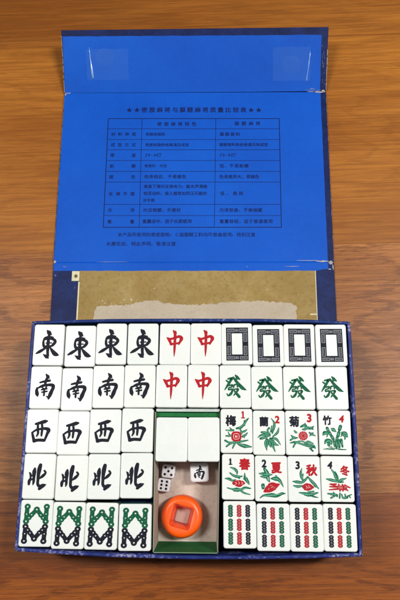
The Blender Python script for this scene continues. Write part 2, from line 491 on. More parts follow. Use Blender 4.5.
# table of print on the lining
ZT = 2.615
def line(mb, p, q, w, z=ZT):
    a = Vector(at(*p, 2.6)); b = Vector(at(*q, 2.6)); d = (b-a).normalized(); n = Vector((-d.y, d.x))*w/2
    mb.poly([tuple(a-n), tuple(b-n), tuple(b+n), tuple(a+n)], z)
def lx(col, y):        # x of the vertical rules at photo height y
    t = (y-118.5)/(227.5-118.5)
    return {0: 108.3+(103.2-108.3)*t, 1: 142.0+(139.2-142.0)*t, 2: 215.8+(214.4-215.8)*t, 3: 279.3+(281.4-279.3)*t}[col]
rows_y = [118.6, 128.8, 139.5, 149.8, 160.5, 171.4, 182.1, 204.4, 215.6, 227.3]
GR = MB()
for i, y in enumerate(rows_y):
    line(GR, (lx(0, y)-.3, y), (lx(3, y)+.3, y), .62 if i in (0, 9) else .42, ZT)
for c in range(4):
    line(GR, (lx(c, 118.6), 118.6), (lx(c, 227.3), 227.3), .62 if c in (0, 3) else .42, ZT+.006)
GR.build('printed_rules', M_INK, lining)
TX = MB(); TT = MB()
def text(mb, s, x0, x1, y, size, off=.012, mode='fit'):
    """characters spread evenly between photo x0 and x1 (outer edges) on row y"""
    n = len(s)
    if not s[0].isdigit(): size = min(size, (x1-x0)/n*.755)           # never wider than the pitch of its row
    for i, ch in enumerate(s):
        if ch == ' ': continue
        px = x0+(x1-x0)*(i+.5)/n
        X, Y = at(px, y, 2.6)
        put_glyph(mb, ch, X, Y, size, ZT+.004, off)
text(TT, '★★密胺麻将与脲醛麻将质量比较表★★', 125.5, 262.5, 109.8, 4.9, .028)
text(TX, '密胺麻将特性', 156, 197.5, 124.0, 3.7, .027)
text(TX, '脲醛麻将', 233.5, 261.5, 123.5, 3.7, .027)
labs = ['材料种类', '成型方式', '硬度', '耐磨', '颜色', '反弹手感', '光泽', '重量']
lab_y = [134.2, 144.8, 155.2, 166, 176.8, 193.8, 210, 221.6]
for s, y in zip(labs, lab_y):
    t = (y-118.5)/109; a = 110.4-4.6*t; b = 137.8-2.6*t
    if len(s) == 4: text(TX, s, a, b, y, 3.35, .026)
    else:
        text(TX, s[0], a+.3, a+6.5, y, 3.3, .026); text(TX, s[1], b-6.5, b, y, 3.3, .026)
def xa(y): return 145.8-3.6*(y-130)/95
for s, n, y in (('密胺树脂粉', 4.9, 134.2), ('密胺树脂粉经高温压成型', 11, 144.8), ('密度好、光洁', 5.6, 165.8), ('色泽相近、不易褪色', 10.6, 176.6),
                ('高度下落时反弹有力，敲击声清脆', 16, 186.4), ('悦耳动听，使人感觉如同玉石般的', 16, 193.4), ('好手感', 2.9, 200.2),
                ('光洁细腻、手感好', 9.6, 210), ('重量适中、适于长期使用', 12.4, 221.3)):
    x = xa(y); text(TX, s, x, x+n*3.98, y, 3.4, .027)
text(TX, '29-40丁', xa(155), xa(155)+16.5, 155.2, 3.5, .02)
for s, n, y in (('脲醛塑料', 5.3, 134.2), ('脲醛塑料粉经普通压制成型', 12.2, 144.6), ('低、不易耐磨', 7.4, 165.8), ('色泽差异大、易褪色', 10, 176.6),
                ('低、易碎', 6.2, 193.4), ('光泽较差、不够细腻', 10.8, 210), ('重量较轻、适于普通使用', 13.4, 221.3)):
    text(TX, s, 219.3, 219.3+n*4.0, y, 3.4, .027)
text(TX, '70-90丁', 219.3, 236, 155.2, 3.5, .02)
text(TX, '本产品所使用的是密胺粉，C级脲醛工料均可普遍使用，特别注意', 117.5, 255.5, 234.6, 3.5, .02)
text(TX, '水磨花纹，特此声明，敬请注意', 106, 176, 243.8, 3.6, .02)
TT.build('printed_title', M_INK_TITLE, lining)
TX.build('printed_text', M_INK, lining)

# spine: glue-stained bare board, pale torn area, cream edge and a tiny printed square
mb = MB(); rnd = random.Random(2)
patch = wavy((-83.2, 80), (89.6, 80), 10, .1, rnd)+wavy((89.6, 80), (89.9, 118.4), 16, .22, rnd)+wavy((89.9, 118.7), (-83.4, 118.9), 4, .03, rnd)+wavy((-83.4, 118.9), (-83.2, 80), 10, .08, rnd)
mb.poly(patch, 2.53)
glue = mb.build('torn_glue_patch', M_GLUE, spine)
px_edge = [(93, 326), (94, 312), (96, 309.5), (97, 306.5), (100, 306), (103, 305.8), (107, 305.9), (112, 305), (117, 305.2), (122, 305.6), (127, 305), (131, 305), (134, 303.2), (139, 302.6), (142, 302.5),
           (144, 301.2), (148, 300.8), (152, 301.2), (156, 300.2), (160, 301.4), (163, 303.2), (168, 302.8), (172, 303.8), (176, 304.4), (180, 304.2), (186, 305), (192, 304.8),
           (198, 305), (204, 304), (210, 303.8), (216, 304.2), (221, 302.8), (227, 303), (232, 302), (238, 302.2), (244, 301.4), (250, 301.4), (256, 301), (263, 300.8), (268, 301.8), (274, 302),
           (280, 302.3), (286, 303), (291, 303.3), (294, 305.5), (296.5, 306), (297, 309), (295.5, 311), (297, 314), (296, 326)]
rnd = random.Random(8); fine = []
for i in range(len(px_edge)-1):
    a, b = px_edge[i], px_edge[i+1]
    for k in range(4):
        t = k/4; fine.append((a[0]+(b[0]-a[0])*t+rnd.uniform(-.5, .5), a[1]+(b[1]-a[1])*t+rnd.uniform(-.8, .6)))
fine.append(px_edge[-1])
mb = MB(); mb.poly([at(x, y, 2.56) for x, y in fine][::-1], 2.565)
mb.build('bare_board', M_BARE, glue)
mb = MB()
mb.box(-84.2, -83.2, 80, 110.2, 2.45, 2.60); mb.build('torn_paper_edge', M_CREAM, glue)
mb = MB(); mb.box(89.7, 90.2, 80, 118.4, 2.45, 2.57); mb.build('torn_paper_edge', M_CREAM, glue)
mb = MB(); mb.box(85, 90, 85.2, 86.0, 2.5, 2.62); mb.build('torn_paper_scrap', M_CREAM, glue)
mb = MB(); mb.box(-89.2, -83.6, 110.8, 118.3, 2.45, 2.62)
sq = mb.build('cream_square', M_CREAM, spine)
mb = MB(); disc(mb, -86.2, 114.5, 1.35, 1.5, lambda p: p, 2.64, 0, 12, .30); mb.build('printed_star', mat('olive_ink', (.05, .06, .01), .5), sq)
# front flap, tilted up
FA = math.radians(28); FL = 47.2
flap = empty('front_flap', (0, 267.2, 1.2)); flap.parent = BOX; flap.rotation_euler.x = FA
FB = MB(); FB.cprism([(-103.7, .6), (103.7, -.3), (104.2, FL), (-103.9, FL)], -1.1, 1.2)
mb = MB(); rnd = random.Random(9)
pl = wavy((-103.5, .3), (99.2, -.2), 4, .02, rnd)+wavy((99.2, 0), (99.0, 41.6), 10, .15, rnd)+wavy((99.0, 41.6), (-102.9, 42.6), 30, .14, rnd)+wavy((-103, 42.6), (-103.5, .5), 10, .1, rnd)
mb.poly(pl, 1.26)
fl = mb.build('flap_lining', M_BLUE, flap)
for (x0, x1, y0, y1, mx, my) in ((-85, -52, 10, 33, -70, 27), (62, 91, 8, 33, 76, 20)):
    mb = MB(); mb.box(x0, x1, y0, y1, 1.28, 1.34)
    # the round magnet pushes the tape up
    R_ = []
    for rr, zz in ((7.5, 1.34), (6.3, 1.43), (4.5, 1.50), (0.3, 1.52)):
        R_.append([(mx+rr*math.cos(a*math.pi/16), my+rr*math.sin(a*math.pi/16)*.9, zz) for a in range(32)])
    mb.rings(R_, 0, False, True)
    tp = mb.build('clear_tape', M_TAPE, flap)
def fold(pts, name='tape_glint_ridge'):  # glossy ridge added on the tape to catch the lamps as a streak
    mb = MB(); R_ = []
    for i, (x, y, r) in enumerate(pts):
        R_.append([(x+r*math.cos(a*math.pi/8), y, 1.30+r*.9*math.sin(a*math.pi/8)) for a in range(9)]+[(x-r, y, 1.22), (x+r, y, 1.22)])
    mb.rings(R_); return mb.build(name, M_RIDGE, flap, smooth=True)
fold([(-82.4, 34.5, .10), (-82.2, 31, .26), (-81.9, 26, .34), (-81.4, 22, .40), (-81.2, 20, .80), (-80.8, 15, .95), (-80.4, 12, .75), (-80.3, 10.8, .2)])
fold([(90.6, 29.5, .16), (90.5, 27, .5), (90.2, 24.5, .30), (89.9, 21, .52), (89.6, 18.5, .34), (89.3, 15, .22), (88.8, 12, .24), (88.5, 9, .46), (88.4, 7, .2)])
mb = FB; rnd = random.Random(31)
y = 1.0
while y < 30:
    L_ = rnd.uniform(1.5, 5); mb.box(103.72, 104.0+.006*y+rnd.uniform(0, .12), y, y+L_, rnd.uniform(-.7, .3), 1.15, 2); y += L_+(rnd.uniform(.3, 1.6) if rnd.random() < .3 else .01)
y = .5
while y < 42:
    L_ = rnd.uniform(1.5, 3); mb.box(-103.90-rnd.uniform(0, .13), -103.65, y, min(y+L_, 44), rnd.uniform(-.8, .2), 1.12, 2); y += L_+(rnd.uniform(.5, 2) if rnd.random() < .2 else .01)
rnd = random.Random(14)
for k in range(16): rag(mb, rnd.uniform(100, 103.5), rnd.uniform(1, 30), rnd.uniform(.05, .16), rnd.uniform(.5, 2.2), 1.24, 8, rnd)
for k in range(5): rag(mb, rnd.uniform(85, 101), rnd.uniform(.6, 2.2), rnd.uniform(.8, 3), rnd.uniform(.12, .3), 1.30, 8, rnd)
fb = FB.build('flap_board', [M_NAVY, mat('rubbed_blue', (.14, .18, .36), .5), M_EDGE], flap)

# ------------------------------------------------------------------ card insert with the loose pieces
ZF = 18.0
INS = empty('card_insert', (0, 0, 2.6))
tag(INS, 'small open green-edged cardboard insert sunk in the middle of the tray around the dice', 'insert')
def P(x, y, z): return (x, y, z-2.6)
BK, FR = 12.0, -70.6
tl, tr, br, bl = (-20.9, BK), (20.3, BK), (18.7, FR), (-20.2, FR)
def slab(mb, a, b, c, d, off, mi=0):     # a quad given thickness along off
    v = [Vector(q) for q in (a, b, c, d)]; o = Vector(off)
    w = v+[q+o for q in v]
    mb.add([tuple(q) for q in w], [[3, 2, 1, 0], [4, 5, 6, 7], [0, 1, 5, 4], [1, 2, 6, 5], [2, 3, 7, 6], [3, 0, 4, 7]], mi)
mb = MB(); mb.prism([(bl[0]+.6, FR+3.0), (br[0]-.8, FR+3.0), (tr[0]-.6, BK-.6), (tl[0]+.6, BK-.6)], ZF-2.6-.6, ZF-2.6)
mb.build('insert_floor', M_CARD, INS)
mb = MB(); slab(mb, P(bl[0]+.45, FR, 47.2), P(br[0]-.45, FR, 47.2), P(br[0]-.55, FR+3.1, ZF-.3), P(bl[0]+.55, FR+3.1, ZF-.3), (0, -.4, 0))
mb.build('insert_front_wall', M_GREENCARD, INS)
mb = MB(); slab(mb, P(tl[0]+.45, BK, 42.5), P(tr[0]-.45, BK, 42.5), P(tr[0]-.45, BK-.2, ZF-.3), P(tl[0]+.45, BK-.2, ZF-.3), (0, .4, 0))
mb.build('insert_back_wall', M_GREENCARD, INS)
mb = MB(); mb.prism([(-20.3, 9.4), (19.6, 9.4), (19.7, 11.8), (-20.4, 11.8)], 42.9-2.6, 43.3-2.6); mb.build('insert_folded_flap', M_GREENCARD, INS)
mb = MB(); mb.prism([(-20.3, 12.5), (19.6, 12.5), (19.7, 14.3), (-20.4, 14.3)], 44.2-2.6, 44.7-2.6); mb.build('insert_glue_tab', M_TAB, INS)
mb = MB(); slab(mb, P(*tl, 47.4), P(*bl, 47.4), P(bl[0]+.2, bl[1]+2.6, ZF-.3), P(tl[0]+.1, tl[1], ZF-.3), (.4, 0, 0)); mb.build('insert_side_wall', M_CARD, INS)
mb = MB(); slab(mb, P(*tr, 47.4), P(*br, 47.4), P(br[0]-.8, br[1]+2.6, ZF-.3), P(tr[0]-.2, tr[1], ZF-.3), (-.4, 0, 0)); mb.build('insert_side_wall', M_CARD, INS)
mb = MB()
slab(mb, P(*tl, 47.45), P(*bl, 47.45), P(bl[0], bl[1], 47.8), P(tl[0], tl[1], 47.8), (.28, 0, 0))
slab(mb, P(*tr, 47.45), P(*br, 47.45), P(br[0], br[1], 47.8), P(tr[0], tr[1], 47.8), (-.28, 0, 0))
slab(mb, P(bl[0]+.45, FR, 47.25), P(br[0]-.45, FR, 47.25), P(br[0]-.45, FR, 47.6), P(bl[0]+.45, FR, 47.6), (0, -.42, 0))
mb.build('cut_edge', M_EDGEG, INS)
mb = MB(); mb.box(-19.6, 19.0, -17.4, 9.5, ZF-2.58, 33.4-2.6); mb.build('insert_step', M_CARD, INS)

# ------------------------------------------------------------------ tiles
TW, TH, TZ = 19.72, 26.9, 15.4
def rrect(w, h, r, n=5):
    pts = []
    for cx, cy, a0 in ((w/2-r, h/2-r, 0), (-w/2+r, h/2-r, 90), (-w/2+r, -h/2+r, 180), (w/2-r, -h/2+r, 270)):
        for k in range(n+1):
            a = math.radians(a0+90*k/n); pts.append((cx+r*math.cos(a), cy+r*math.sin(a)))
    return pts
def rblock(w, h, z0, z1, rc, rb_top, rb_bot):
    mb = MB(); R_ = []
    def ring(d, z):
        R_.append([(x, y, z) for x, y in rrect(w-2*d, h-2*d, max(rc-d*.55, .15))])
    if rb_bot > 0:
        ring(rb_bot+.3, z0)
        for k in range(4):
            a = math.pi/2*k/3; ring(rb_bot*(1-math.sin(a)), z0+rb_bot*(1-math.cos(a)))
    else: ring(0, z0)
    if rb_top > 0:
        for k in range(6):
            a = math.pi/2*k/5; ring(rb_top*(1-math.cos(a)), z1-rb_top*(1-math.sin(a)))
        ring(rb_top+.35, z1)
    else: ring(0, z1)
    mb.rings(R_); return mb
body_me = rblock(TW, TH, 5.4, TZ, 1.5, .75, 0).mesh('tile_body', True); body_me.materials.append(M_TILE)
back_me = rblock(TW, TH, 0, 5.37, 1.5, 0, .8).mesh('tile_back', True); back_me.materials.append(M_GREENBACK)

def new_tile():
    t = empty('mahjong_tile', (0, 0, 33.6))
    link('tile_body', body_me, None, t); link('tile_back', back_me, None, t)
    return t
def frame_tf(rect):
    x0, y0, x1, y1 = rect
    return lambda p: ((p[0]-(x0+x1)/2)/(x1-x0)*TW, -(p[1]-(y0+y1)/2)/(y1-y0)*TH)
ZG = TZ+.015

EAST = ((-8, 12, 375, 530), [[(158, 92, 14), (182, 120, 40), (212, 145, 12)], [(138, 185, 22), (185, 172, 20), (234, 180, 18)],
  [(186, 130, 22), (180, 200, 28), (178, 300, 30), (180, 370, 26), (186, 410, 24)], [(192, 438, 14), (168, 420, 34), (125, 393, 8)],
  [(125, 190, 14), (118, 230, 20), (120, 270, 24), (130, 300, 22)], [(132, 207, 16), (190, 195, 18), (245, 205, 26), (266, 235, 28), (238, 275, 26), (215, 292, 16)],
  [(150, 250, 11), (222, 248, 12)], [(130, 292, 22), (180, 295, 20), (225, 285, 18)],
  [(160, 308, 14), (120, 332, 24), (75, 360, 28), (36, 382, 14)], [(208, 308, 14), (235, 345, 30), (268, 382, 40), (298, 396, 30), (322, 402, 8)]])
SOUTH = ((8, 16, 396, 555), [[(200, 118, 12), (225, 150, 32), (242, 172, 12)], [(222, 150, 20), (208, 195, 28), (195, 240, 20)],
  [(133, 224, 18), (180, 212, 22), (252, 200, 24)], [(100, 295, 20), (95, 330, 30), (104, 372, 34), (112, 400, 12)],
  [(118, 290, 18), (170, 265, 26), (230, 255, 26), (292, 260, 32), (300, 290, 32), (285, 330, 32), (268, 375, 36), (250, 428, 20)], [(252, 418, 22), (222, 398, 10)],
  [(158, 282, 16), (178, 302, 14)], [(216, 280, 16), (202, 300, 12)], [(155, 316, 16), (222, 304, 16)], [(162, 348, 15), (225, 336, 16)], [(190, 305, 18), (190, 388, 18)]])
WEST = ((15, 4, 396, 521), [[(128, 180, 22), (180, 167, 28), (235, 152, 34), (266, 146, 16)], [(90, 283, 20), (104, 330, 26), (120, 382, 28)],
  [(118, 380, 32), (170, 370, 28), (242, 373, 28)], [(100, 275, 18), (140, 250, 20), (190, 240, 22), (250, 235, 28), (288, 252, 36), (276, 290, 28), (262, 330, 24), (244, 378, 20)],
  [(155, 188, 20), (156, 240, 24), (162, 290, 22), (146, 326, 14)], [(205, 190, 22), (210, 240, 22), (206, 290, 22), (205, 318, 18)]])
NORTH = ((24, 18, 388, 541), [[(95, 238, 12), (108, 256, 24), (112, 300, 20), (100, 335, 32), (98, 372, 26)], [(155, 190, 22), (150, 230, 42), (150, 290, 30), (150, 345, 26), (145, 376, 14)],
  [(110, 285, 18), (145, 262, 18)], [(95, 330, 22), (142, 310, 20)], [(216, 150, 36), (206, 200, 44), (200, 260, 36), (198, 320, 30), (200, 372, 30), (225, 396, 36), (262, 386, 40), (290, 374, 12)],
  [(220, 424, 30), (258, 398, 26)], [(266, 216, 22), (280, 240, 22), (250, 276, 32), (215, 306, 16)]])
ZHONG = ((19, 18, 381, 500), [[(178, 103, 10), (200, 132, 28)], [(200, 120, 22), (200, 200, 22), (198, 270, 20), (196, 340, 16), (193, 405, 5)],
  [(106, 188, 10), (128, 206, 24), (145, 240, 20), (158, 268, 16)], [(130, 207, 18), (190, 192, 18), (248, 173, 22), (276, 195, 28), (262, 230, 20), (245, 262, 14)],
  [(150, 262, 18), (200, 257, 16), (256, 246, 14)]])
FA_ = ((18, 33, 387, 533), [[(205, 153, 12), (225, 176, 26), (256, 202, 12)], [(118, 196, 14), (165, 190, 22), (150, 215, 20), (120, 262, 22), (78, 324, 8)],
  [(98, 216, 14), (128, 238, 16)], [(180, 176, 14), (205, 213, 22), (240, 255, 26), (285, 302, 30), (332, 326, 6)], [(200, 203, 16), (248, 190, 14)],
  [(130, 275, 13), (168, 268, 15), (160, 290, 13), (130, 300, 12)], [(127, 300, 13), (124, 322, 13), (168, 318, 16), (162, 350, 18), (145, 375, 22), (118, 392, 12), (106, 372, 12)],
  [(190, 265, 13), (226, 262, 14), (228, 290, 14)], [(192, 265, 13), (182, 298, 12)], [(180, 320, 12), (236, 315, 15), (220, 345, 17), (184, 388, 10)], [(190, 335, 12), (215, 365, 22), (248, 405, 24)]])

def char_tile(design, pm, bold=1.32):
    t = new_tile(); mb = MB(); ZK[0] = 0
    strokes(mb, design[1], frame_tf(design[0]), ZG, 0, bold)
    mb.build('character', pm, t); return t

def frame_tile():
    t = new_tile(); tf = frame_tf((24, 20, 385, 508))
    o = [tf(p) for p in ((78, 72), (338, 72), (340, 460), (80, 462))]; i_ = [tf(p) for p in ((146, 142), (268, 142), (270, 390), (148, 390))]
    mb = MB(); mb.add([(*p, ZG) for p in o+i_], [[0, 1, 5, 4], [1, 2, 6, 5], [2, 3, 7, 6], [3, 0, 4, 7]])
    fr = mb.build('frame_design', P_BLACK, t)
    mb = MB(); z = ZG+.02
    def ol(x0, y0, x1, y1, w=5):
        for a, b, c, d in ((x0, y0, x1, y0+w), (x0, y1-w, x1, y1), (x0, y0+w, x0+w, y1-w), (x1-w, y0+w, x1, y1-w)):
            q = [tf(p) for p in ((a, b), (c, b), (c, d), (a, d))]; mb.poly(q, z)
    ol(94, 88, 178, 124); ol(238, 88, 324, 124); ol(94, 412, 180, 446); ol(240, 412, 326, 446)
    ol(94, 138, 132, 238); ol(284, 138, 324, 238); ol(94, 292, 134, 396); ol(286, 292, 324, 396)
    for x in (106, 252):
        for y in (104, 428): q = [tf(p) for p in ((x, y-2), (x+58, y-2), (x+58, y+2), (x, y+2))]; mb.poly(q, z)
    for x in (112, 303):
        for y in (152, 306): q = [tf(p) for p in ((x-2, y), (x+2, y), (x+2, y+72), (x-2, y+72))]; mb.poly(q, z)
    for x in (190, 203, 218):
        for y0, y1 in ((92, 122), (412, 444)): mb.poly([tf(p) for p in ((x, y0), (x+6, y0), (x+6, y1), (x, y1))], z)
    mb.build('fret_lines', P_GREY, fr); return t

def bamboo8():
    t = new_tile(); tf = frame_tf((16, 27, 388, 584))
    G = MB(); K = MB(); W = MB(); ZK[0] = 0
    sp = [(G, [((95, 112), (92, 198)), ((92, 198), (90, 280)), ((318, 112), (315, 198)), ((315, 198), (315, 280)), ((205, 142), (150, 205)), ((150, 205), (100, 262)), ((205, 142), (255, 205)), ((255, 205), (305, 262))],
           [(97, 108), (92, 198), (90, 283), (318, 108), (315, 195), (315, 283), (205, 142), (150, 205), (255, 207), (122, 240), (284, 240)]),
          (K, [((88, 348), (85, 430)), ((85, 430), (82, 512)), ((312, 348), (308, 430)), ((308, 430), (304, 512)), ((195, 487), (145, 420)), ((145, 420), (98, 365)), ((195, 487), (250, 420)), ((250, 420), (300, 365))],
           [(88, 345), (85, 430), (82, 515), (312, 345), (308, 430), (303, 515), (195, 487), (145, 420), (250, 418), (116, 385), (282, 385)])]
    for mb, segs, dots in sp:
        ZK[0] = 0
        strokes(mb, [[(a[0], a[1], 52), (b[0], b[1], 52)] for a, b in segs], tf, ZG)
        for k, (x, y) in enumerate(dots):
            big = 36 if k < 7 and k not in (1, 4) else 30
            disc(mb, x, y, big, big, tf, ZG+.08+k*.006)
            disc(W, x, y, 9.5 if big > 30 else 7, 9.5 if big > 30 else 7, tf, ZG+.17, n=10)
    G.build('green_bamboo_mark', P_GREEN, t); K.build('black_bamboo_mark', P_BLACK, t); W.build('white_dot', P_WHITE, t)
    return t

def bamboo9(cols):
    t = new_tile(); tf = frame_tf((46, 14, 236, 294))
    W = MB()
    for x, (nm, pm) in zip((88, 138, 188), cols):
        mb = MB()
        for y0, y1 in ((36, 108), (118, 190), (198, 270)):
            n = 4
            strokes(mb, [[(x, y0+12, 20), (x, y1-12, 20)]], tf, ZG)
            for k in range(n):
                yy = y0+11+(y1-y0-22)*k/(n-1)
                disc(mb, x, yy, 14.0, 12.0, tf, ZG+.2+k*.008)
                ringdisc(W, x, yy, 5.0, 3.4, tf, ZG+.25, 0, 10)
        mb.build(nm, pm, t)
    W.build('white_ring', P_GREY, t)
    return t

def flower_tile(rect, ch, chpos, chm, num, numpos, numm, leaves, flower=None, chname='season_character'):
    t = new_tile(); tf = frame_tf(rect); kx = TW/(rect[2]-rect[0])
    mb = MB(); X, Y = tf(chpos[:2]); put_glyph(mb, ch, X, Y, chpos[2]*kx*1.06, ZG, .050, 0, chpos[3] if len(chpos) > 3 else .95, .0, chpos[4] if len(chpos) > 4 else 0)
    mb.build('character', chm, t)
    mb = MB(); X, Y = tf(numpos[:2])
    if num != '1': put_glyph(mb, num, X, Y, numpos[2]*kx*1.42, ZG, .050, 0, .95, .03 if num != '4' else .15)
    if num == '1':
        nx, ny, h = numpos[0], numpos[1], numpos[2]*.46; w = numpos[2]*.26
        strokes(mb, [[(nx, ny-h, 19), (nx, ny+h, 19)], [(nx-w, ny+h, 12), (nx+w, ny+h, 12)], [(nx-w*.9, ny-h*.62, 8), (nx, ny-h, 14)]], tf, ZG)
    mb.build('numeral', numm, t)
    mb = MB(); ZK[0] = 0; strokes(mb, leaves, tf, ZG, 0, 1.28)
    lv = mb.build('leaf_engraving', P_LEAF, t)
    # the lighter green inside each outlined leaf
    mb = MB(); ZK[0] = 0
    for st in leaves:
        if max(p[2] for p in st) >= 18:
            c = catmull(st, 3); n = len(c); c = c[max(1, n//6): n-max(1, n//6)]
            if len(c) >= 3: strokes(mb, [[c[0], c[len(c)//2], c[-1]]], tf, ZG+.16, 0, .40)
    if mb.v: mb.build('leaf_fill', P_MINT, lv)
    if flower: flower(t, tf)
    return t

def fl_plum(t, tf):
    mb = MB(); z = ZG+.22
    ringdisc(mb, 192, 332, 58, 36, tf, z, 0, 24, 3.0); ringdisc(mb, 192, 332, 29, 15, tf, z, 0, 20, 5)
    f = mb.build('blossom', P_RED, t)
    mb = MB(); ringdisc(mb, 192, 332, 40, 0.5, tf, z-.02, 0, 24, 3.2); mb.build('blossom_centre', P_PINK, f)
    mb = MB(); strokes(mb, [[(176+8, 322, 6), (200, 322, 6), (200, 344, 6)]], tf, z+.02); mb.build('blossom_mark', P_RED, f)
def fl_chrys(t, tf):
    mb = MB(); disc(mb, 207, 328, 53, 53, tf, ZG+.2, 0, 26, .05); f = mb.build('blossom', P_RED, t)
    mb = MB()
    for k in range(12):
        a = math.pi*k/6; strokes(mb, [[(207+18*math.cos(a), 328+18*math.sin(a), 2.6), (207+44*math.cos(a), 328+44*math.sin(a), 2.6)]], tf, ZG+.22)
    mb.build('petal_line', P_PINK, f)
def blob(t, tf, pts, lines):
    mb = MB(); ZK[0] = 0; strokes(mb, pts, tf, ZG+.2); f = mb.build('blossom', P_RED, t)
    mb = MB(); strokes(mb, lines, tf, ZG+.4); mb.build('petal_line', P_PINK, f)
def fl_spring(t, tf):
    blob(t, tf, [[(160, 350, 44), (180, 345, 56), (200, 350, 50)], [(195, 340, 44), (225, 345, 62), (240, 355, 40)], [(235, 345, 48), (262, 348, 50), (276, 350, 28)], [(185, 372, 26), (225, 380, 30), (250, 370, 20)]],
         [[(172, 338, 6), (190, 350, 5), (176, 364, 6)], [(248, 338, 5), (262, 350, 6), (246, 362, 5)], [(212, 330, 4), (222, 350, 6), (212, 368, 4)]])
def fl_summer(t, tf):
    blob(t, tf, [[(120, 440, 20), (160, 405, 60), (210, 385, 78), (255, 372, 60), (305, 350, 10)], [(125, 442, 16), (190, 435, 24), (250, 405, 24)], [(180, 360, 30), (220, 345, 26), (270, 352, 14)]],
         [[(165, 415, 6), (180, 400, 5)], [(205, 395, 6), (225, 378, 5)], [(190, 375, 4), (205, 365, 4)], [(235, 400, 5), (240, 388, 5)]])
def fl_autumn(t, tf):
    blob(t, tf, [[(190, 390, 40), (215, 380, 66), (240, 385, 76), (265, 388, 66), (290, 392, 34)], [(200, 415, 24), (240, 418, 30), (275, 410, 20)]],
         [[(215, 375, 6), (225, 395, 5), (218, 408, 5)], [(245, 370, 5), (252, 390, 6), (268, 398, 4)], [(235, 392, 6), (240, 405, 5)]])
def fl_winter(t, tf):
    blob(t, tf, [[(112, 345, 14), (140, 350, 24), (185, 345, 18)], [(108, 375, 14), (160, 375, 20), (215, 370, 18)], [(100, 410, 12), (155, 405, 18), (210, 400, 18)], [(212, 345, 14), (228, 380, 26), (228, 420, 20)],
         [(258, 345, 14), (268, 380, 26), (262, 420, 18)], [(240, 372, 22), (300, 370, 28), (352, 385, 10)], [(240, 402, 20), (295, 402, 24), (325, 422, 8)], [(160, 360, 18), (200, 390, 20)], [(290, 350, 14), (300, 390, 20)]],
         [[(180, 360, 5), (200, 362, 5)], [(228, 368, 6), (228, 400, 5)], [(250, 372, 5), (252, 398, 5)], [(285, 372, 5), (315, 378, 4)], [(150, 390, 5), (190, 388, 5)]])

PLUM_L = [[(335, 122, 10), (300, 160, 24), (280, 195, 22), (240, 230, 26), (195, 240, 18)], [(285, 148, 10), (290, 205, 12)], [(235, 235, 14), (248, 280, 18), (255, 305, 12)], [(255, 282, 18), (288, 272, 20), (315, 252, 8)],
  [(262, 335, 18), (290, 320, 22), (320, 292, 10)], [(270, 325, 16), (288, 348, 8)], [(72, 260, 10), (120, 264, 16), (158, 262, 20)], [(118, 232, 10), (140, 258, 16)], [(72, 326, 12), (110, 327, 20), (138, 320, 12)],
  [(98, 283, 8), (118, 322, 14)], [(62, 380, 18), (110, 402, 18), (170, 400, 20), (250, 390, 20), (325, 376, 10)], [(78, 448, 16), (115, 420, 18), (165, 405, 12)], [(148, 468, 12), (165, 430, 18), (182, 405, 12)],
  [(200, 400, 22), (240, 430, 28), (295, 442, 32), (365, 452, 10)], [(230, 420, 16), (265, 448, 16), (292, 462, 10)]]
ORCH_L = [[(228, 122, 6), (262, 170, 20), (264, 220, 26), (240, 302, 12)], [(236, 212, 12), (225, 280, 20)], [(320, 232, 8), (302, 290, 24), (245, 338, 12)], [(202, 238, 20), (182, 270, 18), (215, 312, 12)],
  [(62, 352, 6), (100, 325, 20), (160, 320, 24), (212, 332, 12)], [(108, 288, 18), (160, 295, 26), (215, 316, 12)], [(98, 362, 24), (150, 350, 22), (192, 335, 10)], [(172, 365, 16), (156, 420, 26), (172, 498, 8)],
  [(184, 370, 14), (180, 430, 18), (166, 480, 8)], [(215, 360, 20), (208, 415, 30), (220, 458, 14)], [(230, 360, 18), (240, 430, 26), (272, 514, 8)], [(240, 355, 16), (292, 370, 24), (338, 434, 6)], [(250, 380, 14), (268, 422, 28), (312, 438, 10)]]
CHRY_L = [[(182, 222, 16), (230, 205, 30), (252, 235, 24), (300, 237, 26), (334, 216, 8)], [(234, 180, 10), (236, 218, 18)], [(200, 252, 12), (230, 250, 24), (272, 225, 14)], [(322, 248, 16), (288, 238, 12)],
  [(104, 266, 10), (122, 285, 22), (138, 294, 8)], [(278, 288, 12), (302, 306, 24), (348, 328, 8)], [(283, 328, 10), (322, 292, 12)], [(68, 322, 10), (100, 350, 26), (138, 350, 12)], [(58, 378, 16), (98, 352, 18)],
  [(58, 410, 12), (110, 400, 20), (160, 415, 18), (210, 430, 20), (250, 440, 26), (300, 450, 24), (342, 467, 14)], [(88, 458, 14), (120, 410, 18), (170, 390, 14), (217, 400, 12)], [(215, 430, 16), (260, 395, 20), (322, 418, 8)],
  [(230, 412, 10), (290, 430, 20), (332, 445, 16)], [(278, 472, 14), (312, 503, 16)], [(300, 440, 14), (298, 478, 12)]]
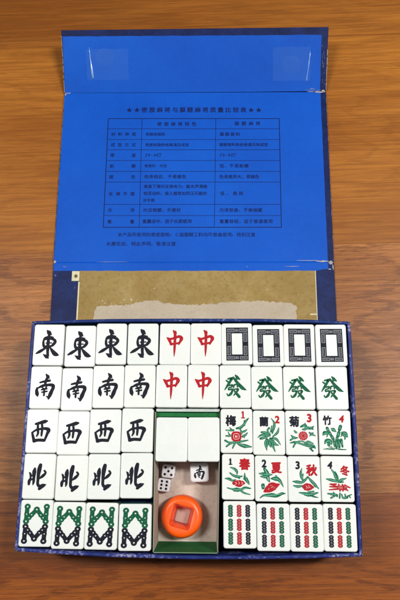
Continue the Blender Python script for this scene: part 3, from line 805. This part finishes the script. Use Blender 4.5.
BAM_L = [[(108, 238, 30), (122, 272, 26)], [(135, 288, 26), (148, 318, 28)], [(160, 336, 30), (176, 366, 30)], [(270, 215, 34), (256, 256, 32)], [(247, 290, 32), (235, 330, 32)], [(226, 345, 26), (216, 378, 24)],
  [(158, 242, 12), (180, 255, 38), (214, 280, 10)], [(53, 325, 8), (75, 295, 36), (110, 300, 24), (100, 345, 8)], [(90, 300, 28), (60, 317, 14)], [(285, 290, 20), (325, 300, 36), (352, 345, 8)], [(285, 312, 24), (320, 325, 30), (315, 374, 8)],
  [(300, 305, 18), (268, 338, 8)], [(73, 425, 10), (95, 390, 36), (140, 395, 36), (156, 435, 10)], [(108, 400, 20), (114, 446, 14)], [(136, 400, 20), (130, 446, 12)], [(180, 390, 22), (190, 456, 14)], [(213, 388, 26), (214, 466, 22)],
  [(245, 380, 24), (246, 466, 22)], [(272, 375, 26), (284, 458, 18)], [(55, 490, 5), (100, 485, 12)], [(105, 486, 12), (185, 492, 10)], [(140, 475, 7), (215, 478, 9)], [(200, 482, 8), (260, 490, 12), (326, 492, 8)], [(120, 463, 8), (160, 460, 8)]]
SPR_L = [[(118, 168, 10), (165, 185, 24), (192, 215, 24), (195, 248, 10)], [(113, 233, 14), (150, 260, 22), (200, 275, 26), (255, 270, 12)], [(53, 298, 8), (100, 302, 26), (140, 320, 20), (178, 310, 10)], [(178, 262, 12), (222, 292, 16)],
  [(285, 230, 6), (290, 290, 28), (320, 332, 28), (338, 366, 6)], [(312, 288, 10), (337, 352, 10)], [(284, 270, 14), (275, 302, 12)], [(80, 405, 10), (140, 420, 18), (190, 425, 38), (240, 425, 24), (290, 402, 24), (354, 410, 10)],
  [(230, 432, 14), (280, 462, 18), (348, 480, 8)], [(160, 440, 12), (205, 440, 18)]]
SUM_L = [[(124, 175, 24), (150, 220, 42), (162, 252, 30)], [(62, 234, 10), (110, 236, 28), (160, 245, 30), (217, 245, 8)], [(78, 266, 10), (130, 270, 30), (165, 260, 18)], [(150, 280, 18), (165, 312, 13), (187, 328, 10)], [(176, 262, 14), (186, 328, 8)],
  [(203, 290, 12), (250, 290, 38), (290, 300, 34), (320, 332, 22), (348, 385, 6)], [(258, 253, 10), (282, 282, 20)], [(106, 368, 36), (106, 398, 28)], [(68, 514, 8), (110, 485, 18), (170, 480, 30), (220, 480, 38), (270, 485, 30), (330, 460, 24), (372, 460, 6)]]
AUT_L = [[(174, 168, 5), (160, 220, 22), (165, 270, 26), (182, 312, 16)], [(172, 290, 18), (187, 238, 10)], [(62, 325, 8), (110, 331, 28), (170, 335, 24), (215, 300, 22), (238, 268, 10)], [(73, 375, 12), (120, 385, 26), (182, 375, 14)],
  [(243, 273, 12), (280, 320, 26), (320, 362, 26), (363, 410, 8)], [(290, 330, 12), (322, 388, 12)], [(132, 455, 8), (190, 465, 26), (250, 480, 34), (350, 455, 12)], [(200, 482, 16), (240, 452, 18), (303, 440, 14)], [(250, 480, 16), (300, 500, 16), (353, 511, 6)]]
WIN_L = [[(138, 182, 12), (165, 220, 22), (185, 270, 26), (212, 314, 10)], [(180, 207, 12), (206, 260, 14), (212, 305, 10)], [(72, 288, 10), (120, 298, 26), (180, 310, 24), (217, 321, 14)], [(215, 322, 16), (250, 297, 26), (308, 279, 8)], [(272, 320, 12), (228, 327, 12)],
  [(82, 453, 12), (130, 460, 22), (192, 470, 20)], [(148, 438, 10), (192, 482, 18)], [(118, 502, 16), (162, 478, 18)], [(226, 448, 14), (220, 502, 16)], [(245, 460, 12), (262, 500, 20), (312, 495, 18)], [(285, 458, 12), (290, 500, 12)], [(308, 482, 14), (364, 460, 8)], [(330, 475, 12), (347, 497, 10)]]

pos = {(0,0):(-90.75,54.46),(0,1):(-70.17,53.71),(0,2):(-50.14,55.17),(0,3):(-29.66,55.14),(0,4):(-8.99,55.15),(0,5):(10.95,55.29),(0,6):(30.75,55.30),(0,7):(50.78,54.29),(0,8):(70.60,54.65),(0,9):(90.94,54.52),
 (1,0):(-90.94,27.04),(1,1):(-70.75,25.95),(1,2):(-50.87,27.57),(1,3):(-30.85,27.95),(1,4):(-10.73,28.15),(1,5):(9.41,28.24),(1,6):(29.55,28.06),(1,7):(49.52,27.15),(1,8):(69.66,27.16),(1,9):(90.27,27.23),
 (2,0):(-91.37,-.15),(2,1):(-71.65,-1.21),(2,2):(-51.7,-.01),(2,3):(-31.55,.65),(2,4):(-10.05,-4.82),(2,5):(9.76,-4.71),(2,6):(30.2,.55),(2,7):(50.21,-.43),(2,8):(70.3,-.36),(2,9):(90.81,-.09),
 (3,0):(-91.3,-27.44),(3,1):(-71.1,-28.26),(3,2):(-51.27,-27.36),(3,3):(-31.28,-26.62),(3,6):(30.9,-26.89),(3,7):(51.05,-27.74),(3,8):(71.0,-27.86),(3,9):(91.06,-27.72),
 (4,0):(-91.3,-54.8),(4,1):(-71.47,-55.9),(4,2):(-51.57,-56.1),(4,3):(-31.22,-56.6),(4,6):(31.7,-54.56),(4,7):(51.75,-55.81),(4,8):(71.6,-55.94),(4,9):(91.35,-55.7)}
rt = random.Random(77)
def place(t, rc, label, group=None, name=None):
    x, y = pos[rc]
    t.location = (x*S, y*S, (33.6+rt.uniform(-.12, .12))*S)
    t.rotation_euler.z = math.radians(rt.uniform(-.35, .35))
    if 'group' in t: del t['group']
    tag(t, label, 'mahjong tile', group)
def dup(root):
    r = root.copy(); COL.objects.link(r)
    for ch in list(root.children):
        c = ch.copy(); COL.objects.link(c); c.parent = r
        for g in ch.children:
            d = g.copy(); COL.objects.link(d); d.parent = c
    return r
ordn = ['leftmost', 'second from left', 'third from left', 'rightmost']
def four(maker, cells, labels, group):
    p = None
    for rc, lb in zip(cells, labels):
        if p is None: p = maker(); place(p, rc, lb, group)
        else: place(dup(p), rc, lb, group)
sets = [('east', EAST, P_BLACK, 'black', 0, 0, 'top row at the left'), ('south', SOUTH, P_BLACK, 'black', 1, 0, 'second row at the left'),
        ('west', WEST, P_BLACK, 'black', 2, 0, 'third row at the left'), ('north', NORTH, P_BLACK, 'black', 3, 0, 'fourth row at the left'),
        ('fortune', FA_, P_GREEN, 'green', 1, 6, 'second row at the right')]
word = {'east': 'east character', 'south': 'south character', 'west': 'west character', 'north': 'north character', 'fortune': 'fortune character'}
han = {'east': '東', 'south': '南', 'west': '西', 'north': '北', 'fortune': '發'}
for nm, des, pm, colr, row, c0, where in sets:
    four(lambda: char_tile(des, pm, {'fortune': 1.42, 'north': 1.14, 'west': 1.34}.get(nm, 1.42)), [(row, c0+i) for i in range(4)],
         ['white tile with %s %s %s, %s of its row of four' % (colr, word[nm], han[nm], o) for o in ordn], 'tiles with the %s character %s' % (colr, han[nm]))
four(lambda: char_tile(ZHONG, P_RED, 1.55), [(0, 4), (0, 5), (1, 4), (1, 5)],
     ['white tile with red character 中, upper left of its block of four', 'white tile with red character 中, upper right of its block of four',
      'white tile with red character 中, lower left of its block of four', 'white tile with red character 中, lower right of its block of four'], 'tiles with the red character 中')
four(frame_tile, [(0, 6+i) for i in range(4)], ['white tile with a dark fretwork rectangle frame, %s of four' % o for o in ordn], 'tiles with a dark rectangular frame')
four(bamboo8, [(4, i) for i in range(4)], ['white tile, green W over black M of bamboo marks, %s of four' % o for o in ordn], 'tiles with green and black zigzag bamboo marks')
R9, G9, B9 = ('red_bamboo_mark', P_RED), ('green_bamboo_mark', P_GREEN), ('black_bamboo_mark', P_BLACK)
g9 = 'tiles with nine bamboo sticks in three colours'
place(bamboo9([G9, R9, B9]), (4, 6), 'white tile with green, red and black columns of sticks, right of the orange ring', g9)
four(lambda: bamboo9([B9, R9, G9]), [(4, 7), (4, 8), (4, 9)],
     ['white tile with black, red, green stick columns, %s' % o for o in ('under the 夏 tile', 'under the 秋 tile', 'under the 冬 tile')], g9)
four(new_tile, [(2, 4), (2, 5)], ['plain blank white tile above the small pipped dice, left of the pair', 'plain blank white tile above the cube with a character, right of the pair'], 'blank white tiles')
gf = 'flower and season tiles'
FT = [((12, 12, 380, 524), '梅', (130, 150, 120), P_BLACK, '1', (272, 82, 78), P_RED, PLUM_L, fl_plum, (2, 6), 'plum tile with square red blossom, black 梅 and red numeral 1'),
      ((6, 30, 395, 553), '蘭', (140, 162, 112), P_BLACK, '2', (303, 136, 84), P_RED, ORCH_L, None, (2, 7), 'orchid tile with spreading green leaves, black 蘭 and red numeral 2'),
      ((5, 32, 376, 550), '菊', (108, 160, 118), P_BLACK, '3', (284, 120, 90), P_RED, CHRY_L, fl_chrys, (2, 8), 'chrysanthemum tile with round red bloom, black 菊 and red numeral 3'),
      ((8, 21, 395, 555), '竹', (112, 142, 108), P_BLACK, '4', (286, 124, 82), P_RED, BAM_L, None, (2, 9), 'bamboo plant tile with green stalks, black 竹 and red numeral 4'),
      ((17, 10, 398, 542), '春', (285, 128, 128), P_RED, '1', (118, 100, 68), P_BLACK, SPR_L, fl_spring, (3, 6), 'spring tile with red flower, red 春 and black numeral 1'),
      ((12, 24, 400, 553), '夏', (268, 165, 128, .9, .05), P_RED, '2', (122, 116, 84), P_BLACK, SUM_L, fl_summer, (3, 7), 'summer tile with slanting red bloom, red 夏 and black numeral 2'),
      ((8, 26, 388, 565), '秋', (288, 192, 126), P_RED, '3', (125, 135, 84), P_BLACK, AUT_L, fl_autumn, (3, 8), 'autumn tile with small red flower low down, red 秋 and black numeral 3'),
      ((11, 25, 398, 548), '冬', (295, 192, 112), P_RED, '4', (120, 130, 80), P_BLACK, WIN_L, fl_winter, (3, 9), 'winter tile with wide red flowers, red 冬 and black numeral 4')]
for rect, ch, cp, cm, num, npz, nm_, lv, flw, rc, lb in FT:
    place(flower_tile(rect, ch, cp, cm, num, npz, nm_, lv, flw), rc, lb, gf)

# ------------------------------------------------------------------ dice
def die(name, label, px, py, size, rz, pips=None):
    zt = ZF+size; x, y = at(px, py, zt)
    e = empty(name, (x, y, ZF+.05), rz)
    tag(e, label, 'die')
    rblock(size, size, 0, size, size*.17, size*.10, size*.10).build('die_body', M_DIE, e, smooth=True)
    if pips:
        mb = MB()
        for u, v in pips: disc(mb, u*size, v*size, size*.098, size*.098, lambda p: p, size+.02)
        # pips on the side faces: one and three
        for k in range(12):
            pass
        side = mb
        def sd(u, w, ax, r=.085):
            c = []
            for k in range(12):
                a = 2*math.pi*k/12; p_, q_ = u*size+r*size*math.cos(a), size/2+w*size+r*size*math.sin(a)
                c.append((p_, -size/2-.02, q_) if ax == 0 else (size/2+.02, p_, q_))
            side.add(c, [list(range(12))])
        for u, w in ((-.22, -.22), (0, 0), (.22, .22)): sd(u, w, 0)
        for u, w in ((-.2, -.2), (.2, -.2), (-.2, .2), (.2, .2)): sd(u, w, 1)
        mb.build('pips', P_BLACK, e)
    return e
q = .25
gd = 'two small pipped dice'
die('die', 'small white die showing five black pips under the blank tiles', 168.4, 471.2, 8.5, math.radians(-6), [(-q, q), (q, q), (0, 0), (-q, -q), (q, -q)])['group'] = gd
die('die', 'small white die showing six black pips, lower left of the other die', 163.9, 485.0, 8.2, math.radians(-7), [(-.2, .27), (.2, .27), (-.2, 0), (.2, 0), (-.2, -.27), (.2, -.27)])['group'] = gd
wd = die('wind_die', 'larger white cube with a black 南 character under the right blank tile', 199.4, 472.4, 12.0, math.radians(2.5))
mb = MB(); ZK[0] = 0
strokes(mb, SOUTH[1], lambda p: ((p[0]-200)/400*11.2, -(p[1]-272)/400*10.8), 12.02, 0, 1.45)
mb.build('character', P_BLACK, wd)

# ------------------------------------------------------------------ orange ring
RX, RY = at(181.9, 516.4, 27)
ring = empty('marker_ring', (RX, RY, ZF+.05), math.radians(-14.5))
tag(ring, 'thick glossy orange plastic ring with a tilted square hole in the compartment', 'marker ring')
N = 96; Ro = 13.2; hs = 6.5
def outer_r(r, z): return [(r*math.cos(2*math.pi*k/N), r*math.sin(2*math.pi*k/N), z) for k in range(N)]
def sq_r(h, z, pw=14):
    out = []
    for k in range(N):
        a = 2*math.pi*k/N; c, s = math.cos(a), math.sin(a); kk = (abs(c)**pw+abs(s)**pw)**(-1/pw); out.append((h*kk*c, h*1.05*kk*s, z))
    return out
hb = 4.1
R_ = [sq_r(hb, 0), outer_r(Ro-1.6, 0), outer_r(Ro-.7, .4), outer_r(Ro-.1, 1.8), outer_r(Ro, 5.5), outer_r(Ro-.12, 9.5), outer_r(Ro-.45, 11.2), outer_r(Ro-1.0, 12.5), outer_r(Ro-1.8, 13.3), outer_r(Ro-2.8, 13.7), outer_r(Ro-3.5, 13.75),
      sq_r(hs+.3, 13.75), sq_r(hs+.08, 13.66), sq_r(hs, 13.4), sq_r((hs+hb)/2, 6), sq_r(hb, 0)]
mb = MB(); mb.rings(R_, 0, False, False)
rb = mb.build('ring_body', M_ORANGE, ring, smooth=True)
bmx = bmesh.new(); bmx.from_mesh(rb.data); bmesh.ops.remove_doubles(bmx, verts=bmx.verts, dist=1e-7); bmesh.ops.recalc_face_normals(bmx, faces=bmx.faces); bmx.to_mesh(rb.data); bmx.free()

# ------------------------------------------------------------------ light : two ceiling tubes left and right, and the room's dim ambient light
world = bpy.data.worlds.new('World'); scene.world = world; world.use_nodes = True
bg = world.node_tree.nodes['Background']; bg.inputs[0].default_value = (.86, .93, 1.0, 1); bg.inputs[1].default_value = .13
def tube(x, y, z, w, h, power, col=(1, .965, .91)):
    l = bpy.data.lights.new('ceiling_lamp', 'AREA'); l.shape = 'RECTANGLE'; l.size = w; l.size_y = h; l.energy = power; l.color = col
    o = bpy.data.objects.new('ceiling_lamp', l); COL.objects.link(o); o.location = (x, y, z)
    d = Vector((0, 0.05, 0))-Vector((x, y, z)); o.rotation_euler = d.to_track_quat('-Z', 'Y').to_euler()
    return o
tube(-.62, .23, 1.35, .10, .36, 10.6)
tube(.66, .23, 1.35, .10, .36, 17)

scene.view_settings.view_transform = 'Standard'; scene.view_settings.look = 'None'
scene.view_settings.exposure = 0; scene.view_settings.gamma = 1
